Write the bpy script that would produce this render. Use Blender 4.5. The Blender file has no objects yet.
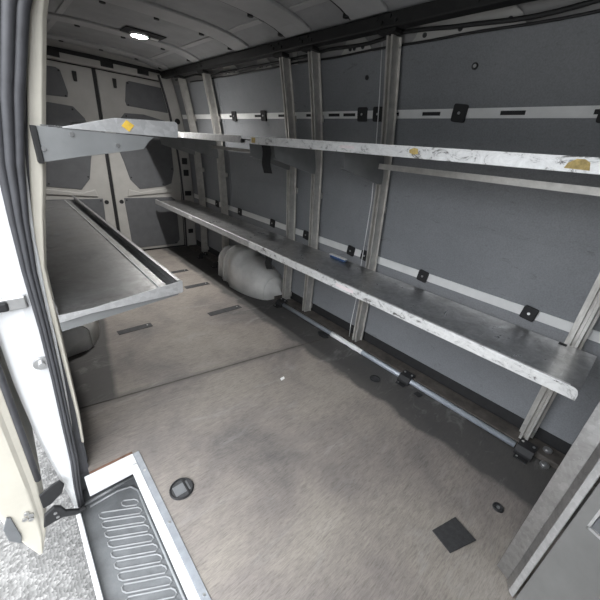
import bpy, bmesh, math, random
from mathutils import Vector, Matrix, noise
random.seed(7)
SC = bpy.context.scene
COL = SC.collection
PI = math.pi

# ------------------------------------------------------------------ materials
def new_mat(name):
    m = bpy.data.materials.new(name); m.use_nodes = True
    nt = m.node_tree; b = nt.nodes['Principled BSDF']
    return m, nt, b
def N(nt, t, **kw):
    n = nt.nodes.new(t)
    for k, v in kw.items():
        if k in n.inputs: n.inputs[k].default_value = v
        else: setattr(n, k, v)
    return n
def ramp(nt, src, stops):
    r = nt.nodes.new('ShaderNodeValToRGB')
    e = r.color_ramp.elements
    while len(e) < len(stops): e.new(0.5)
    for i, (p, c) in enumerate(stops):
        e[i].position = p; e[i].color = c if len(c) == 4 else (*c, 1)
    nt.links.new(src, r.inputs[0]); return r
def g(v): return (v, v, v, 1)
def coords(nt, scale=(1, 1, 1), rot=(0, 0, 0)):
    tc = nt.nodes.new('ShaderNodeTexCoord'); mp = nt.nodes.new('ShaderNodeMapping')
    mp.inputs['Scale'].default_value = scale; mp.inputs['Rotation'].default_value = rot
    nt.links.new(tc.outputs['Object'], mp.inputs[0]); return mp.outputs[0]
def noise_tex(nt, co, scale, detail=6, rough=.6, dist=0):
    n = N(nt, 'ShaderNodeTexNoise', Scale=scale, Detail=detail, Roughness=rough, Distortion=dist)
    nt.links.new(co, n.inputs['Vector']); return n.outputs['Fac']
def mixc(nt, fac, a, b, mode='MIX'):
    m = nt.nodes.new('ShaderNodeMix'); m.data_type = 'RGBA'; m.blend_type = mode
    for s, i in ((fac, 0), (a, 6), (b, 7)):
        if isinstance(s, (int, float)): m.inputs[i].default_value = s
        elif isinstance(s, tuple): m.inputs[i].default_value = s
        else: nt.links.new(s, m.inputs[i])
    return m.outputs[2]
def bump(nt, b, h, strength=.2, dist=.01):
    bp = N(nt, 'ShaderNodeBump', Strength=strength, Distance=dist)
    nt.links.new(h, bp.inputs['Height']); nt.links.new(bp.outputs[0], b.inputs['Normal'])

def simple(name, col, rough=.5, metal=0., var=.15, scale=14, bmp=0.0):
    m, nt, b = new_mat(name)
    co = coords(nt); n = noise_tex(nt, co, scale, 5, .65)
    lo = tuple(c * (1 - var) for c in col[:3]) + (1,); hi = tuple(min(1, c * (1 + var)) for c in col[:3]) + (1,)
    r = ramp(nt, n, [(.3, lo), (.7, hi)])
    nt.links.new(r.outputs[0], b.inputs['Base Color'])
    b.inputs['Roughness'].default_value = rough; b.inputs['Metallic'].default_value = metal
    if bmp: bump(nt, b, noise_tex(nt, co, scale * 6, 3), bmp, .004)
    return m

def galv(name, col=.45, rough=.42, metal=.75, dirt=.5, scale=9):
    """worn galvanised sheet: spangle, smudges, scuffs"""
    m, nt, b = new_mat(name); co = coords(nt)
    v = N(nt, 'ShaderNodeTexVoronoi', Scale=70.0); nt.links.new(co, v.inputs['Vector'])
    sep = nt.nodes.new('ShaderNodeSeparateColor'); nt.links.new(v.outputs['Color'], sep.inputs[0])
    sp = ramp(nt, sep.outputs[0], [(0, g(col * .9)), (1, g(col * 1.1))])
    n1 = noise_tex(nt, co, scale, 8, .7, .6)
    d = ramp(nt, n1, [(.36, g(1)), (.62, g(0))])
    sm = N(nt, 'ShaderNodeMath', operation='MULTIPLY'); nt.links.new(d.outputs[0], sm.inputs[0]); sm.inputs[1].default_value = dirt
    c = mixc(nt, sm.outputs[0], sp.outputs[0], (col * .42, col * .40, col * .38, 1))
    co2 = coords(nt, (3, 40, 40)); n2 = noise_tex(nt, co2, 3, 4, .6)
    sc_ = ramp(nt, n2, [(.62, g(0)), (.70, g(.35))])
    c = mixc(nt, sc_.outputs[0], c, g(min(1, col * 1.5)))
    nt.links.new(c, b.inputs['Base Color'])
    b.inputs['Metallic'].default_value = metal
    rr = ramp(nt, n1, [(.3, g(rough + .2)), (.7, g(rough))]); nt.links.new(rr.outputs[0], b.inputs['Roughness'])
    bump(nt, b, noise_tex(nt, co, 20, 4), .08, .004)
    return m

M = {}
def mat_floor():
    m, nt, b = new_mat('worn_plywood'); co = coords(nt)
    tc = nt.nodes.new('ShaderNodeTexCoord'); sx = nt.nodes.new('ShaderNodeSeparateXYZ'); nt.links.new(tc.outputs['Object'], sx.inputs[0])
    grain = noise_tex(nt, coords(nt, (4, 24, 1), (0, 0, .12)), 2.6, 10, .75, 1.6)
    fine = noise_tex(nt, coords(nt, (9, 80, 1), (0, 0, .05)), 3, 8, .75, .8)
    blot = noise_tex(nt, co, 1.7, 6, .62, .4)
    c0 = ramp(nt, blot, [(.30, (.125, .116, .112)), (.44, (.205, .182, .167)), (.58, (.262, .235, .206)), (.75, (.30, .272, .244))])
    gr = ramp(nt, grain, [(.33, g(.66)), (.5, g(1.0)), (.7, g(1.15))])
    c = mixc(nt, .75, c0.outputs[0], gr.outputs[0], 'MULTIPLY')
    fr = ramp(nt, fine, [(.35, g(.55)), (.52, g(1.0)), (.65, g(1.12))])
    c = mixc(nt, .7, c, fr.outputs[0], 'MULTIPLY')
    # shelf shadow is painted into the grey coating, which has worn off the trodden middle and survives along the right-hand rack
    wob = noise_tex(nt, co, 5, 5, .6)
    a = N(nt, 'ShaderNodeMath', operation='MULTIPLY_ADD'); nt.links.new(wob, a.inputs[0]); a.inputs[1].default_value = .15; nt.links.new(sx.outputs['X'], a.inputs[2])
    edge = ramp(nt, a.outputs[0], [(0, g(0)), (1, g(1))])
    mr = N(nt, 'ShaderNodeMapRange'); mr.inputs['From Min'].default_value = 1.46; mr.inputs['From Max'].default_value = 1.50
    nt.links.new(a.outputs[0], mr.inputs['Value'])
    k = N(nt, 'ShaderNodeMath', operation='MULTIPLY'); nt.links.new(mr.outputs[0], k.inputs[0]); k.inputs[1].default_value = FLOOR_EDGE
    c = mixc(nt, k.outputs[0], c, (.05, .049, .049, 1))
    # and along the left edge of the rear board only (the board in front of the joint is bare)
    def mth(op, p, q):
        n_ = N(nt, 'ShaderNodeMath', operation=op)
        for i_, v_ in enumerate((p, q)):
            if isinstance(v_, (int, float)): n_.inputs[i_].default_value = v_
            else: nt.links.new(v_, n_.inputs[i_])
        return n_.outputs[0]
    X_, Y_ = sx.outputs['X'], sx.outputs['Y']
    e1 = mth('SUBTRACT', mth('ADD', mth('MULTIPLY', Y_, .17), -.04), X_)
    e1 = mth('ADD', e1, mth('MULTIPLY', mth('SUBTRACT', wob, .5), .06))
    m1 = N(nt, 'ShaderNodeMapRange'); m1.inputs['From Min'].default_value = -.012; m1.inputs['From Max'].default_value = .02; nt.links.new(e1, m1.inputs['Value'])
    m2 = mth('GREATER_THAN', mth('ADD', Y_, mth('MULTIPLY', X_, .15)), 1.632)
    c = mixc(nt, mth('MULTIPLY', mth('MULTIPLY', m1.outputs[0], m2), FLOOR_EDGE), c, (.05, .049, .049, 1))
    # trodden-in dirt along the board joint
    js = mth('ABSOLUTE', mth('ADD', mth('SUBTRACT', mth('ADD', Y_, mth('MULTIPLY', X_, .15)), 1.632), mth('MULTIPLY', mth('SUBTRACT', wob, .5), .05)), 0.)
    m3 = N(nt, 'ShaderNodeMapRange'); m3.inputs['From Min'].default_value = .04; m3.inputs['From Max'].default_value = .01; m3.inputs['To Max'].default_value = .6; nt.links.new(js, m3.inputs['Value'])
    c = mixc(nt, m3.outputs[0], c, (.09, .083, .078, 1))
    # pale streaky scuff patches
    sc_ = noise_tex(nt, coords(nt, (1.2, 3.2, 1), (0, 0, -.5)), 2.3, 7, .7, 1.2)
    s2 = ramp(nt, sc_, [(.56, g(0)), (.72, g(.42))])
    c = mixc(nt, s2.outputs[0], c, (.31, .302, .29, 1))
    nt.links.new(c, b.inputs['Base Color'])
    b.inputs['Roughness'].default_value = .62
    bump(nt, b, grain, .12, .004)
    return m
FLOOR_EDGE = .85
def mat_lining():
    m, nt, b = new_mat('grey_lining_board'); co = coords(nt)
    n1 = noise_tex(nt, co, 2.4, 7, .65, .3)
    r = ramp(nt, n1, [(.3, (.185, .192, .203)), (.7, (.225, .232, .244))])
    n2 = noise_tex(nt, coords(nt, (1, 2.2, 7)), 5, 7, .72, .8)
    s = ramp(nt, n2, [(.60, g(0)), (.70, g(.5))])
    c = mixc(nt, s.outputs[0], r.outputs[0], (.085, .085, .09, 1))
    n3 = noise_tex(nt, co, 160, 2)
    f = ramp(nt, n3, [(.35, g(.9)), (.65, g(1.08))])
    c = mixc(nt, 1., c, f.outputs[0], 'MULTIPLY')
    nt.links.new(c, b.inputs['Base Color']); b.inputs['Roughness'].default_value = .48
    return m
def mat_gravel():
    m, nt, b = new_mat('gravel'); co = coords(nt)
    v = N(nt, 'ShaderNodeTexVoronoi', Scale=75.0); nt.links.new(co, v.inputs['Vector'])
    sep = nt.nodes.new('ShaderNodeSeparateColor'); nt.links.new(v.outputs['Color'], sep.inputs[0])
    r = ramp(nt, sep.outputs[0], [(0, (.10, .098, .095)), (.5, (.15, .147, .143)), (1, (.25, .245, .238))])
    n = noise_tex(nt, co, 6, 6); r2 = ramp(nt, n, [(.3, g(.8)), (.7, g(1.1))])
    nt.links.new(mixc(nt, 1., r.outputs[0], r2.outputs[0], 'MULTIPLY'), b.inputs['Base Color'])
    b.inputs['Roughness'].default_value = .9
    bump(nt, b, v.outputs['Distance'], .45, .010); return m
def mat_scuffed_white():
    m, nt, b = new_mat('scuffed_bright_lip'); co = coords(nt)
    n1 = noise_tex(nt, coords(nt, (1, 1.6, 3)), 9, 9, .78, .9)
    r = ramp(nt, n1, [(.37, (.13, .125, .12)), (.44, (.68, .68, .67)), (.6, (.82, .82, .81))])
    n2 = noise_tex(nt, co, 38, 5, .7); s = ramp(nt, n2, [(.28, (.35, .34, .33)), (.36, g(1))])
    nt.links.new(mixc(nt, .7, r.outputs[0], s.outputs[0], 'MULTIPLY'), b.inputs['Base Color'])
    b.inputs['Roughness'].default_value = .42; b.inputs['Metallic'].default_value = .35
    return m
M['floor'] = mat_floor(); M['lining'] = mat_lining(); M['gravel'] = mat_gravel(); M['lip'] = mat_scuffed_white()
M['galv'] = galv('galvanised_sheet', .46, .24, .9, .45)
M['galv_tray'] = galv('worn_tray_sheet', .38, .30, .9, .75, 5)
M['galv_light'] = galv('light_galvanised_edge', .56, .42, .6, .25)
M['flange'] = simple('nosing_flange', (.33, .35, .38), .42, .5, .12, 30)
M['bracket'] = simple('bracket_steel', (.23, .235, .235), .5, .35, .12, 8)
M['alu'] = simple('aluminium_upright', (.53, .515, .485), .36, .55, .16, 22)
M['body'] = simple('body_primer_grey', (.27, .265, .26), .5, 0, .08, 6)
M['door_paint'] = simple('rear_door_paint', (.43, .42, .40), .45, 0, .08, 6)
M['insert'] = simple('charcoal_insert', (.115, .118, .125), .55, 0, .12, 10)
M['ceiling'] = simple('roof_sheet', (.32, .32, .325), .55, 0, .14, 5)
M['bow'] = simple('roof_bow', (.42, .42, .42), .5, 0, .10, 5)
M['black'] = simple('black_plastic', (.014, .014, .015), .65, 0, .3, 30)
M['blackmetal'] = simple('black_painted_steel', (.012, .012, .012), .65, 0, .35, 20)
M['darkbrown'] = simple('dirty_ledge', (.075, .066, .058), .7, 0, .45, 18)
M['rubber'] = simple('seal_rubber', (.05, .05, .055), .55, 0, .2, 20)
M['webbing'] = simple('black_webbing', (.012, .012, .012), .95, 0, .2, 60)
M['mat'] = simple('rubber_mat', (.03, .03, .031), .75, 0, .3, 60, .4)
M['white'] = simple('white_paint', (.66, .665, .67), .35, 0, .03, 4)
M['cream'] = simple('cream_pillar_paint', (.52, .49, .42), .45, 0, .06, 9)
M['arch'] = simple('arch_white', (.60, .59, .565), .5, 0, .16, 7, .1)
M['strip'] = simple('pale_lashing_rail', (.74, .74, .73), .45, .1, .06, 12)
M['tube'] = simple('blue_grey_tube', (.36, .39, .43), .4, .2, .12, 14)
M['tape'] = simple('white_tape', (.78, .78, .77), .5, 0, .06, 40, .3)
M['steel'] = simple('plain_steel', (.55, .55, .55), .3, .9, .1, 30)
M['tread'] = simple('step_tread', (.135, .14, .145), .55, .2, .22, 12, .2)
M['rib'] = simple('step_rib', (.21, .215, .22), .5, .2, .15, 25)
M['sticker'] = simple('yellow_sticker', (.72, .47, .07), .5, 0, .15, 30)
M['sticker_worn'] = simple('worn_tan_sticker', (.50, .37, .13), .6, 0, .35, 60)
M['paper'] = simple('pink_white_label', (.78, .70, .70), .6, 0, .08, 60)
M['panel'] = simple('bulkhead_grey', (.185, .184, .178), .5, 0, .12, 6)
M['slotplate'] = simple('floor_plate', (.045, .045, .047), .7, .1, .35, 25)
M['cable'] = simple('cable_black', (.02, .02, .02), .6, 0, .2, 20)
M['string'] = simple('pale_cord', (.7, .7, .7), .6, 0, .05, 20)
M['blue'] = simple('blue_grip', (.05, .10, .22), .4, 0, .2, 30)
M['bumper'] = simple('grey_moulding', (.14, .145, .15), .6, 0, .1, 20)
m, nt, b = new_mat('led_lens'); b.inputs['Base Color'].default_value = (1, 1, 1, 1)
b.inputs['Emission Color'].default_value = (1, .985, .96, 1); b.inputs['Emission Strength'].default_value = 95.0
M['led'] = m

# ------------------------------------------------------------------ mesh helpers
class MB:
    def __init__(s): s.bm = bmesh.new()
    def box(s, a, c):
        (x0, y0, z0), (x1, y1, z1) = a, c
        v = [s.bm.verts.new(p) for p in ((x0,y0,z0),(x1,y0,z0),(x1,y1,z0),(x0,y1,z0),(x0,y0,z1),(x1,y0,z1),(x1,y1,z1),(x0,y1,z1))]
        for f in ((0,3,2,1),(4,5,6,7),(0,1,5,4),(1,2,6,5),(2,3,7,6),(3,0,4,7)): s.bm.faces.new([v[i] for i in f])
        return s
    def prism(s, pts, fn, d0, d1):
        """pts: closed 2D outline, fn(a,b,d)->xyz"""
        n = len(pts)
        A = [s.bm.verts.new(fn(a, b, d0)) for a, b in pts]; B = [s.bm.verts.new(fn(a, b, d1)) for a, b in pts]
        s.bm.faces.new(A); s.bm.faces.new(B[::-1])
        for i in range(n): s.bm.faces.new((A[i], B[i], B[(i+1) % n], A[(i+1) % n]))
        return s
    def sweep(s, rings, close=True, caps=True):
        R_ = [[s.bm.verts.new(p) for p in r] for r in rings]
        n = len(R_[0])
        for i in range(len(R_) - 1):
            for j in range(n if close else n - 1):
                s.bm.faces.new((R_[i][j], R_[i][(j+1) % n], R_[i+1][(j+1) % n], R_[i+1][j]))
        if caps and close:
            s.bm.faces.new(R_[0][::-1]); s.bm.faces.new(R_[-1])
        return s
    def tube(s, pts, r, n=8):
        pts = [Vector(p) for p in pts]; rings = []
        up = None
        for i, p in enumerate(pts):
            t = (pts[min(i+1, len(pts)-1)] - pts[max(i-1, 0)]).normalized()
            if up is None:
                up = Vector((0, 0, 1)) if abs(t.z) < .9 else Vector((1, 0, 0))
            u = (up - t * up.dot(t)).normalized(); w = t.cross(u); up = u
            rr = r[i] if isinstance(r, (list, tuple)) else r
            rings.append([p + (u * math.cos(2*PI*k/n) + w * math.sin(2*PI*k/n)) * rr for k in range(n)])
        return s.sweep(rings)
    def cyl(s, c, axis, r, h, n=16, r2=None):
        c = Vector(c); a = Vector(axis).normalized()
        return s.tube2(c, c + a * h, r, r if r2 is None else r2, n)
    def tube2(s, a, b_, r0, r1, n):
        t = (b_ - a).normalized(); up = Vector((0, 0, 1)) if abs(t.z) < .9 else Vector((1, 0, 0))
        u = (up - t * up.dot(t)).normalized(); w = t.cross(u)
        return s.sweep([[p + (u * math.cos(2*PI*k/n) + w * math.sin(2*PI*k/n)) * r for k in range(n)] for p, r in ((a, r0), (b_, r1))])
    def build(s, name, mat, parent=None, bevel=0, smooth=False, origin=None, seg=2):
        bmesh.ops.recalc_face_normals(s.bm, faces=s.bm.faces)
        me = bpy.data.meshes.new(name); 
        if origin is not None:
            bmesh.ops.translate(s.bm, verts=s.bm.verts, vec=-Vector(origin))
        s.bm.to_mesh(me); s.bm.free()
        me.materials.append(M[mat] if isinstance(mat, str) else mat)
        if smooth:
            for p in me.polygons: p.use_smooth = True
        o = bpy.data.objects.new(name, me); COL.objects.link(o)
        if origin is not None: o.location = origin
        if parent is not None:
            o.parent = parent; o.matrix_parent_inverse = Matrix.Translation(-Vector(parent.location))
        if bevel:
            md = o.modifiers.new('bevel', 'BEVEL'); md.width = bevel; md.segments = seg; md.limit_method = 'ANGLE'; md.angle_limit = .6
        return o
def tag(o, label, cat, group=None, kind=None):
    o['label'] = label; o['category'] = cat
    if group: o['group'] = group
    if kind: o['kind'] = kind
    return o
def thing(name, loc, label, cat, group=None):
    o = bpy.data.objects.new(name, None); o.empty_display_size = .05
    COL.objects.link(o); o.location = loc
    return tag(o, label, cat, group)
def struct(o, label=None):
    o['kind'] = 'structure'
    if label: o['label'] = label
    return o
def lerp(tab, z):
    for (z0, a), (z1, c) in zip(tab, tab[1:]):
        if z <= z1: return a + (c - a) * max(0, (z - z0)) / (z1 - z0)
    return tab[-1][1]
WALL = [(-.05, 1.83), (.65, 1.83), (1.0, 1.812), (1.2, 1.79), (1.36, 1.768), (1.54, 1.738), (1.7, 1.70), (1.81, 1.67), (1.95, 1.625), (2.02, 1.59)]
def wx(z): return lerp(WALL, z)
def wl(z): return 1.86 - wx(z)
Y0, Y1 = -.75, 4.12

# ------------------------------------------------------------------ camera
F = 320.4439
RM = [[0.7468104817739609, -0.6596283772055194, 0.08464341851412516], [-0.22360194035949219, -0.36892062234572115, -0.9021639245034773], [0.6263196281292918, 0.6548190424791102, -0.42300797276969476]]
cd = bpy.data.cameras.new('camera'); cam = bpy.data.objects.new('camera', cd); COL.objects.link(cam)
r, dn, fw = (Vector(v) for v in RM)
mw = Matrix((( r.x, -dn.x, -fw.x, 0), (r.y, -dn.y, -fw.y, 0), (r.z, -dn.z, -fw.z, 1.3), (0, 0, 0, 1)))
cam.matrix_world = mw; cd.sensor_width = 36; cd.lens = F / 600 * 36; cd.clip_start = .02
SC.camera = cam

# ------------------------------------------------------------------ the shell
# ground outside
mb = MB(); mb.box((-9, -9, -.70), (9, 9, -.62)); struct(mb.build('ground', 'gravel'))
JY = 1.555
# floor with the step well cut out (x<.165, -.12<y<1.125)
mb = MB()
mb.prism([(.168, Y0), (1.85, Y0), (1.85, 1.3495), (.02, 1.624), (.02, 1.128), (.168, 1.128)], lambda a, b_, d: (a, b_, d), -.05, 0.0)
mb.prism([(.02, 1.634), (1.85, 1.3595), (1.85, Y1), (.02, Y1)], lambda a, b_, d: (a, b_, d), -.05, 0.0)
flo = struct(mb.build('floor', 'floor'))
MB().prism([(.02, 1.6245), (1.85, 1.35), (1.85, 1.359), (.02, 1.6335)], lambda a, b_, d: (a, b_, d), -.05, -.003).build('joint_filler', 'darkbrown', flo)
# right wall: body sheet behind, lining boards in front
def wall_sheet(side, y0, y1, zs, t0, t1):
    mb = MB()
    f = wx if side > 0 else wl
    pts = [(f(z) + side * t0, z) for z in zs] + [(f(z) + side * t1, z) for z in reversed(zs)]
    return mb.prism(pts, lambda a, b_, d: (a, d, b_), y0, y1)
ZS = [-.05, .65, 1.0, 1.2, 1.36, 1.54, 1.7, 1.81, 1.95, 2.02]
wr = struct(wall_sheet(1, Y0, Y1, ZS, .012, .05).build('wall_right', 'body'))
ZU = [1.0, 1.2, 1.36, 1.54, 1.7, 1.81]
def lin(y0, y1, zs): wall_sheet(1, y0, y1, zs, 0, .0115).build('lining_board', 'lining', wr, .002)
for y0, y1 in ((Y0, 1.276), (1.279, 3.09), (3.093, 4.02)):
    lin(y0, y1, [.10, .66]); lin(y0, y1, [.6605, 1.0, 1.2, 1.36, 1.53]); lin(y0, y1, [1.5305, 1.54, 1.7, 1.81])
wall_sheet(1, Y0, 4.02, [.02, .0995], 0.002, .0115).build('kick_strip', 'black', wr)
# pressed body metal showing above the boards
for y0, y1 in ((.05, .42), (.62, 1.16), (1.36, 1.62), (1.98, 2.02), (2.25, 2.5), (2.7, 3.0)):
    mb = MB()
    pts = [(y0, 1.80), (y1, 1.80), (y1 - .05, 1.835), (y1 - .09, 1.90), (y0 + .09, 1.90), (y0 + .03, 1.85)] if y1 - y0 > .2 else [(y0, 1.80), (y1, 1.80), (y1, 1.89), (y0, 1.89)]
    mb.prism(pts, lambda a, b_, d: (wx(b_) + d, a, b_), .002, .011)
    o = mb.build('roof_side_pressing', 'door_paint', wr)
    if y1 - y0 > .2:
        for yy in (y0 + .07, (y0+y1)/2, y1 - .1): MB().cyl((wx(1.845) - .001, yy, 1.835), (1, 0, .3), .010, .006, 10).build('hole', 'black', wr)
# left wall behind the doorway and in front of it
struct(wall_sheet(-1, 1.27, Y1, ZS, .0, .05).build('wall_left', 'lining'))
struct(wall_sheet(-1, Y0, -.13, ZS, .0, .05).build('wall_left_cab', 'body'))
mb = MB(); mb.box((0.0, Y0 - .03, -.05), (1.88, Y0, 2.05)); struct(mb.build('wall_front', 'panel'))
# door header over the side doorway
mb = MB(); mb.prism([(.10, 1.80), (.16, 1.80), (.27, 1.95), (.27, 2.03), (.21, 2.03)], lambda a, b_, d: (a, d, b_), -.13, 1.27)
struct(mb.build('trim_1', 'cream'))
# roof: bowed sheet
def roofz(x): return max(1.916, 1.982 - .014 * ((x - .93) / .62) ** 2 - .045 * abs((x - .93) / .62) ** 5)
xs = [.18 + 1.5 * i / 16 for i in range(17)]
mb = MB()
mb.prism([(x, roofz(x)) for x in xs] + [(x, roofz(x) + .04) for x in reversed(xs)], lambda a, b_, d: (a, d, b_), Y0, Y1 + .03)
ceil = struct(mb.build('ceiling', 'ceiling', smooth=False))
BOWS = [(1.42, 1.20), (1.95, 1.72), (2.55, 2.36), (3.25, 3.12), (3.92, 3.80), (.7, .5), (.1, -.1)]
for yb, yf in BOWS:
    mb = MB(); xb = [.325 + 1.21 * i / 14 for i in range(15)]
    mb.prism([(x, roofz(x) - .016) for x in xb] + [(x, roofz(x) + .002) for x in reversed(xb)], lambda a, b_, d: (a, d, b_), yf, yb)
    mb.build('roof_bow', 'bow', ceil, .006)
    mb = MB()
    mb.prism([(x, roofz(x) - .010) for x in xb] + [(x, roofz(x) + .002) for x in reversed(xb)], lambda a, b_, d: (a, d, b_), yb + .0005, yb + .014)
    mb.build('roof_joint', 'black', ceil)
    for x in (.42, .68, .98, 1.28, 1.5): MB().cyl((x, yb + .008, roofz(x) - .022), (0, 0, 1), .017, .014, 10).build('roof_plug', 'black', ceil)
# lengthwise swage lines between bows
for y0, y1 in ((1.436, 1.72), (1.966, 2.36), (2.566, 3.12), (3.266, 3.8), (.72, 1.2)):
    for xc in (.55, 1.37):
        mb = MB(); mb.prism([(x, roofz(x) - .007) for x in (xc - .02, xc, xc + .02)] + [(x, roofz(x) + .001) for x in (xc + .02, xc, xc - .02)], lambda a, b_, d: (a, d, b_), y0 + .02, y1 - .02)
        mb.build('roof_swage', 'bow', ceil, .004)

# ------------------------------------------------------------------ rear doors
mb = MB(); mb.box((-.02, Y1 + .03, -.1), (1.9, Y1 + .07, 2.06)); struct(mb.build('wall_rear', 'black'))
mb = MB(); mb.prism([(.18, 1.84), (1.68, 1.84), (1.68, 1.965), (1.5, 1.985), (.93, 2.0), (.36, 1.985), (.18, 1.965)], lambda a, b_, d: (a, d, b_), Y1 - .035, Y1 + .03)
hdr = struct(mb.build('trim_2', 'door_paint', bevel=.008))
mb = MB(); mb.prism([(.30, 1.9), (1.6, 1.9), (1.6, 1.928), (.93, 1.936), (.30, 1.928)], lambda a, b_, d: (a, d, b_), Y1 - .041, Y1 - .034)
mb.build('dark_gap', 'black', hdr)
for xc in (.62, 1.05, 1.38):
    mb = MB(); mb.box((xc - .055, Y1 - .045, 1.86), (xc + .055, Y1 - .034, 1.905)); mb.build('access_slot', 'black', hdr, .004)
def rear_door(n, xa, xb, flip):
    # outline follows the body side
    s = (lambda x: x) if not flip else (lambda x: 1.87 - x)
    pts = [(.952, .02), (1.70, .02), (1.705, .9), (1.69, 1.3), (1.655, 1.6), (1.60, 1.83), (.952, 1.83)]
    fn = lambda a, b_, d: (s(a), d, b_)
    mb = MB(); mb.prism(pts, fn, Y1 - .012, Y1 + .028)
    d = struct(mb.build('door_%d' % n, 'door_paint', bevel=.006))
    # raised pressed frame members
    def insert(p, nm='insert_panel'):
        ip = MB().prism(p, fn, Y1 - .018, Y1 - .0125).build(nm, 'insert', d, .003)
        c = (sum(q[0] for q in p)/len(p), sum(q[1] for q in p)/len(p))
        for q in p[::2]:
            x = q[0] + (c[0]-q[0])*.07; z = q[1] + (c[1]-q[1])*.07
            MB().cyl((s(x), Y1 - .017, z), (0, -1, 0), .008, .006, 8).build('rivet', 'black', ip)
    insert([(1.19, 1.56), (1.61, 1.545), (1.625, 1.57), (1.60, 1.76), (1.57, 1.775), (1.24, 1.785), (1.21, 1.77), (1.18, 1.60)])
    insert([(1.06, 1.12), (1.09, 1.02), (1.13, .84), (1.22, .735), (1.50, .765), (1.59, .80), (1.63, .95), (1.62, 1.3), (1.59, 1.46), (1.35, 1.50), (1.16, 1.49), (1.08, 1.40), (1.04, 1.25)])
    insert([(1.04, .64), (1.58, .64), (1.63, .60), (1.64, .10), (1.60, .05), (1.10, .05), (1.06, .09)])
    # raised rib across under the middle insert, ends at the hinge side
    mb = MB(); mb.prism([(1.08, .66), (1.66, .70), (1.66, .745), (1.45, .735), (1.22, .70), (1.10, .735)], fn, Y1 - .026, Y1 - .011); mb.build('cross_rib', 'door_paint', d, .006)
    mb = MB(); mb.prism([(1.085, 1.78), (1.12, 1.78), (1.115, 1.70), (1.09, 1.70)], fn, Y1 - .03, Y1 - .011); mb.build('latch', 'black', d, .003)
    mb = MB(); mb.cyl((s(1.01), Y1 - .012, .60), (0, -1, 0), .022, .004, 14); mb.build('access_hole', 'black', d)
    return d
d1 = rear_door(1, 0, 0, True); d2 = rear_door(2, 0, 0, False)
mb = MB(); mb.box((.9195, Y1 - .006, .02), (.9505, Y1 + .028, 1.83)); struct(mb.build('trim_3', 'black'))
# D-pillar (right rear): pressed sheet with dark cut-outs
def strip_wall(o0, o1, zs, y0, y1, name, mat, parent=None, bevel=.006):
    mb = MB(); mb.prism([(wx(z) - o0, z) for z in zs] + [(wx(z) - o1, z) for z in reversed(zs)], lambda a, b_, d: (a, d, b_), y0, y1)
    return mb.build(name, mat, parent, bevel)
ZP = [.02, .65, 1.0, 1.2, 1.36, 1.54, 1.7, 1.81, 1.88]
dp = struct(strip_wall(.0, .125, ZP, 4.03, 4.10, 'trim_4', 'door_paint'))
for z, h_ in ((1.06, .07), (.93, .07), (.44, .055), (.22, .055)):
    mb = MB(); mb.box((wx(z) - .10, 4.022, z - h_ / 2), (wx(z) - .035, 4.031, z + h_ / 2)); mb.build('cut_out', 'black', dp, .006)
mb = MB(); mb.box((wx(.7) - .11, 4.022, .665), (wx(.7) - .03, 4.031, .72)); mb.build('cut_out', 'black', dp, .006)
mb = MB(); mb.cyl((wx(1.5) - .06, 4.031, 1.47), (0, -1, 0), .03, .008, 14); mb.build('grommet', 'black', dp)
mb = MB(); mb.tube([(wx(z) - .132, 4.035, z) for z in ZP], .012, 8); mb.build('door_seal_strip', 'rubber', dp, smooth=True)

# ------------------------------------------------------------------ side doorway: C-pillar, jamb, seal
# x of the pillar's inner (cargo) edge along its height
PIL = [(.15, .034), (.3, .044), (.6, .052), (.9, .060), (1.0, .077), (1.15, .110), (1.36, .152), (1.55, .192), (1.8, .27), (1.97, .36)]
zs = [.15, .3, .6, .75, .9, 1.05, 1.15, 1.25, 1.36, 1.45, 1.55, 1.68, 1.8, 1.97]
rings = []
for z in zs:
    x = lerp(PIL, z); w = lerp([(.15, .014), (.6, .020), (.9, .028), (1.2, .044), (1.97, .048)], z)
    rings.append([(x - w, 1.235, z), (x - w + .006, 1.222, z), (x - w * .25, 1.220, z), (x, 1.232, z), (x, 1.30, z), (x - w - .03, 1.30, z), (x - w - .03, 1.245, z)])
mb = MB(); mb.sweep(rings); struct(mb.build('trim_5', 'cream', smooth=False, bevel=.004))
# white outer jamb between the seal and the body corner, runs from sill to roof
JO = [(-.30, -.055), (-.15, -.065), (.0, -.078), (.25, -.10), (.5, -.108), (.8, -.105), (1.2, -.085), (1.55, -.03), (1.85, .08)]
JI = [(-.30, -.035), (-.1, -.03), (.0, -.018), (.3, .014), (.6, .033), (.9, .042), (1.15, .064), (1.36, .10), (1.55, .142), (1.85, .25)]
zs = [-.30, -.15, 0, .12, .25, .38, .5, .65, .8, 1.0, 1.2, 1.36, 1.55, 1.7, 1.85]
rings = []
for z in zs:
    a, c = lerp(JO, z), lerp(JI, z)
    rings.append([(a, 1.30, z), (a, 1.245, z), (a + .012, 1.226, z), (a + (c-a)*.55, 1.21, z), (c, 1.215, z), (c, 1.30, z)])
mb = MB(); mb.sweep(rings); jamb = struct(mb.build('trim_6', 'white', smooth=False, bevel=.006))
mb = MB(); mb.cyl((-.022, 1.214, .575), (0, -1, 0), .024, .012, 16); mb.cyl((-.022, 1.203, .575), (0, -1, 0), .011, .012, 10)
mb.build('striker', 'steel', jamb, .002)
# mid guide rail pocket on the jamb
mb = MB(); mb.box((-.11, 1.195, .785), (-.01, 1.212, .83)); mb.build('rail_bracket', 'steel', jamb, .006)
mb = MB(); mb.box((-.13, 1.185, .79), (-.055, 1.20, .82)); mb.build('roller_stop', 'black', jamb, .006)
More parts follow.
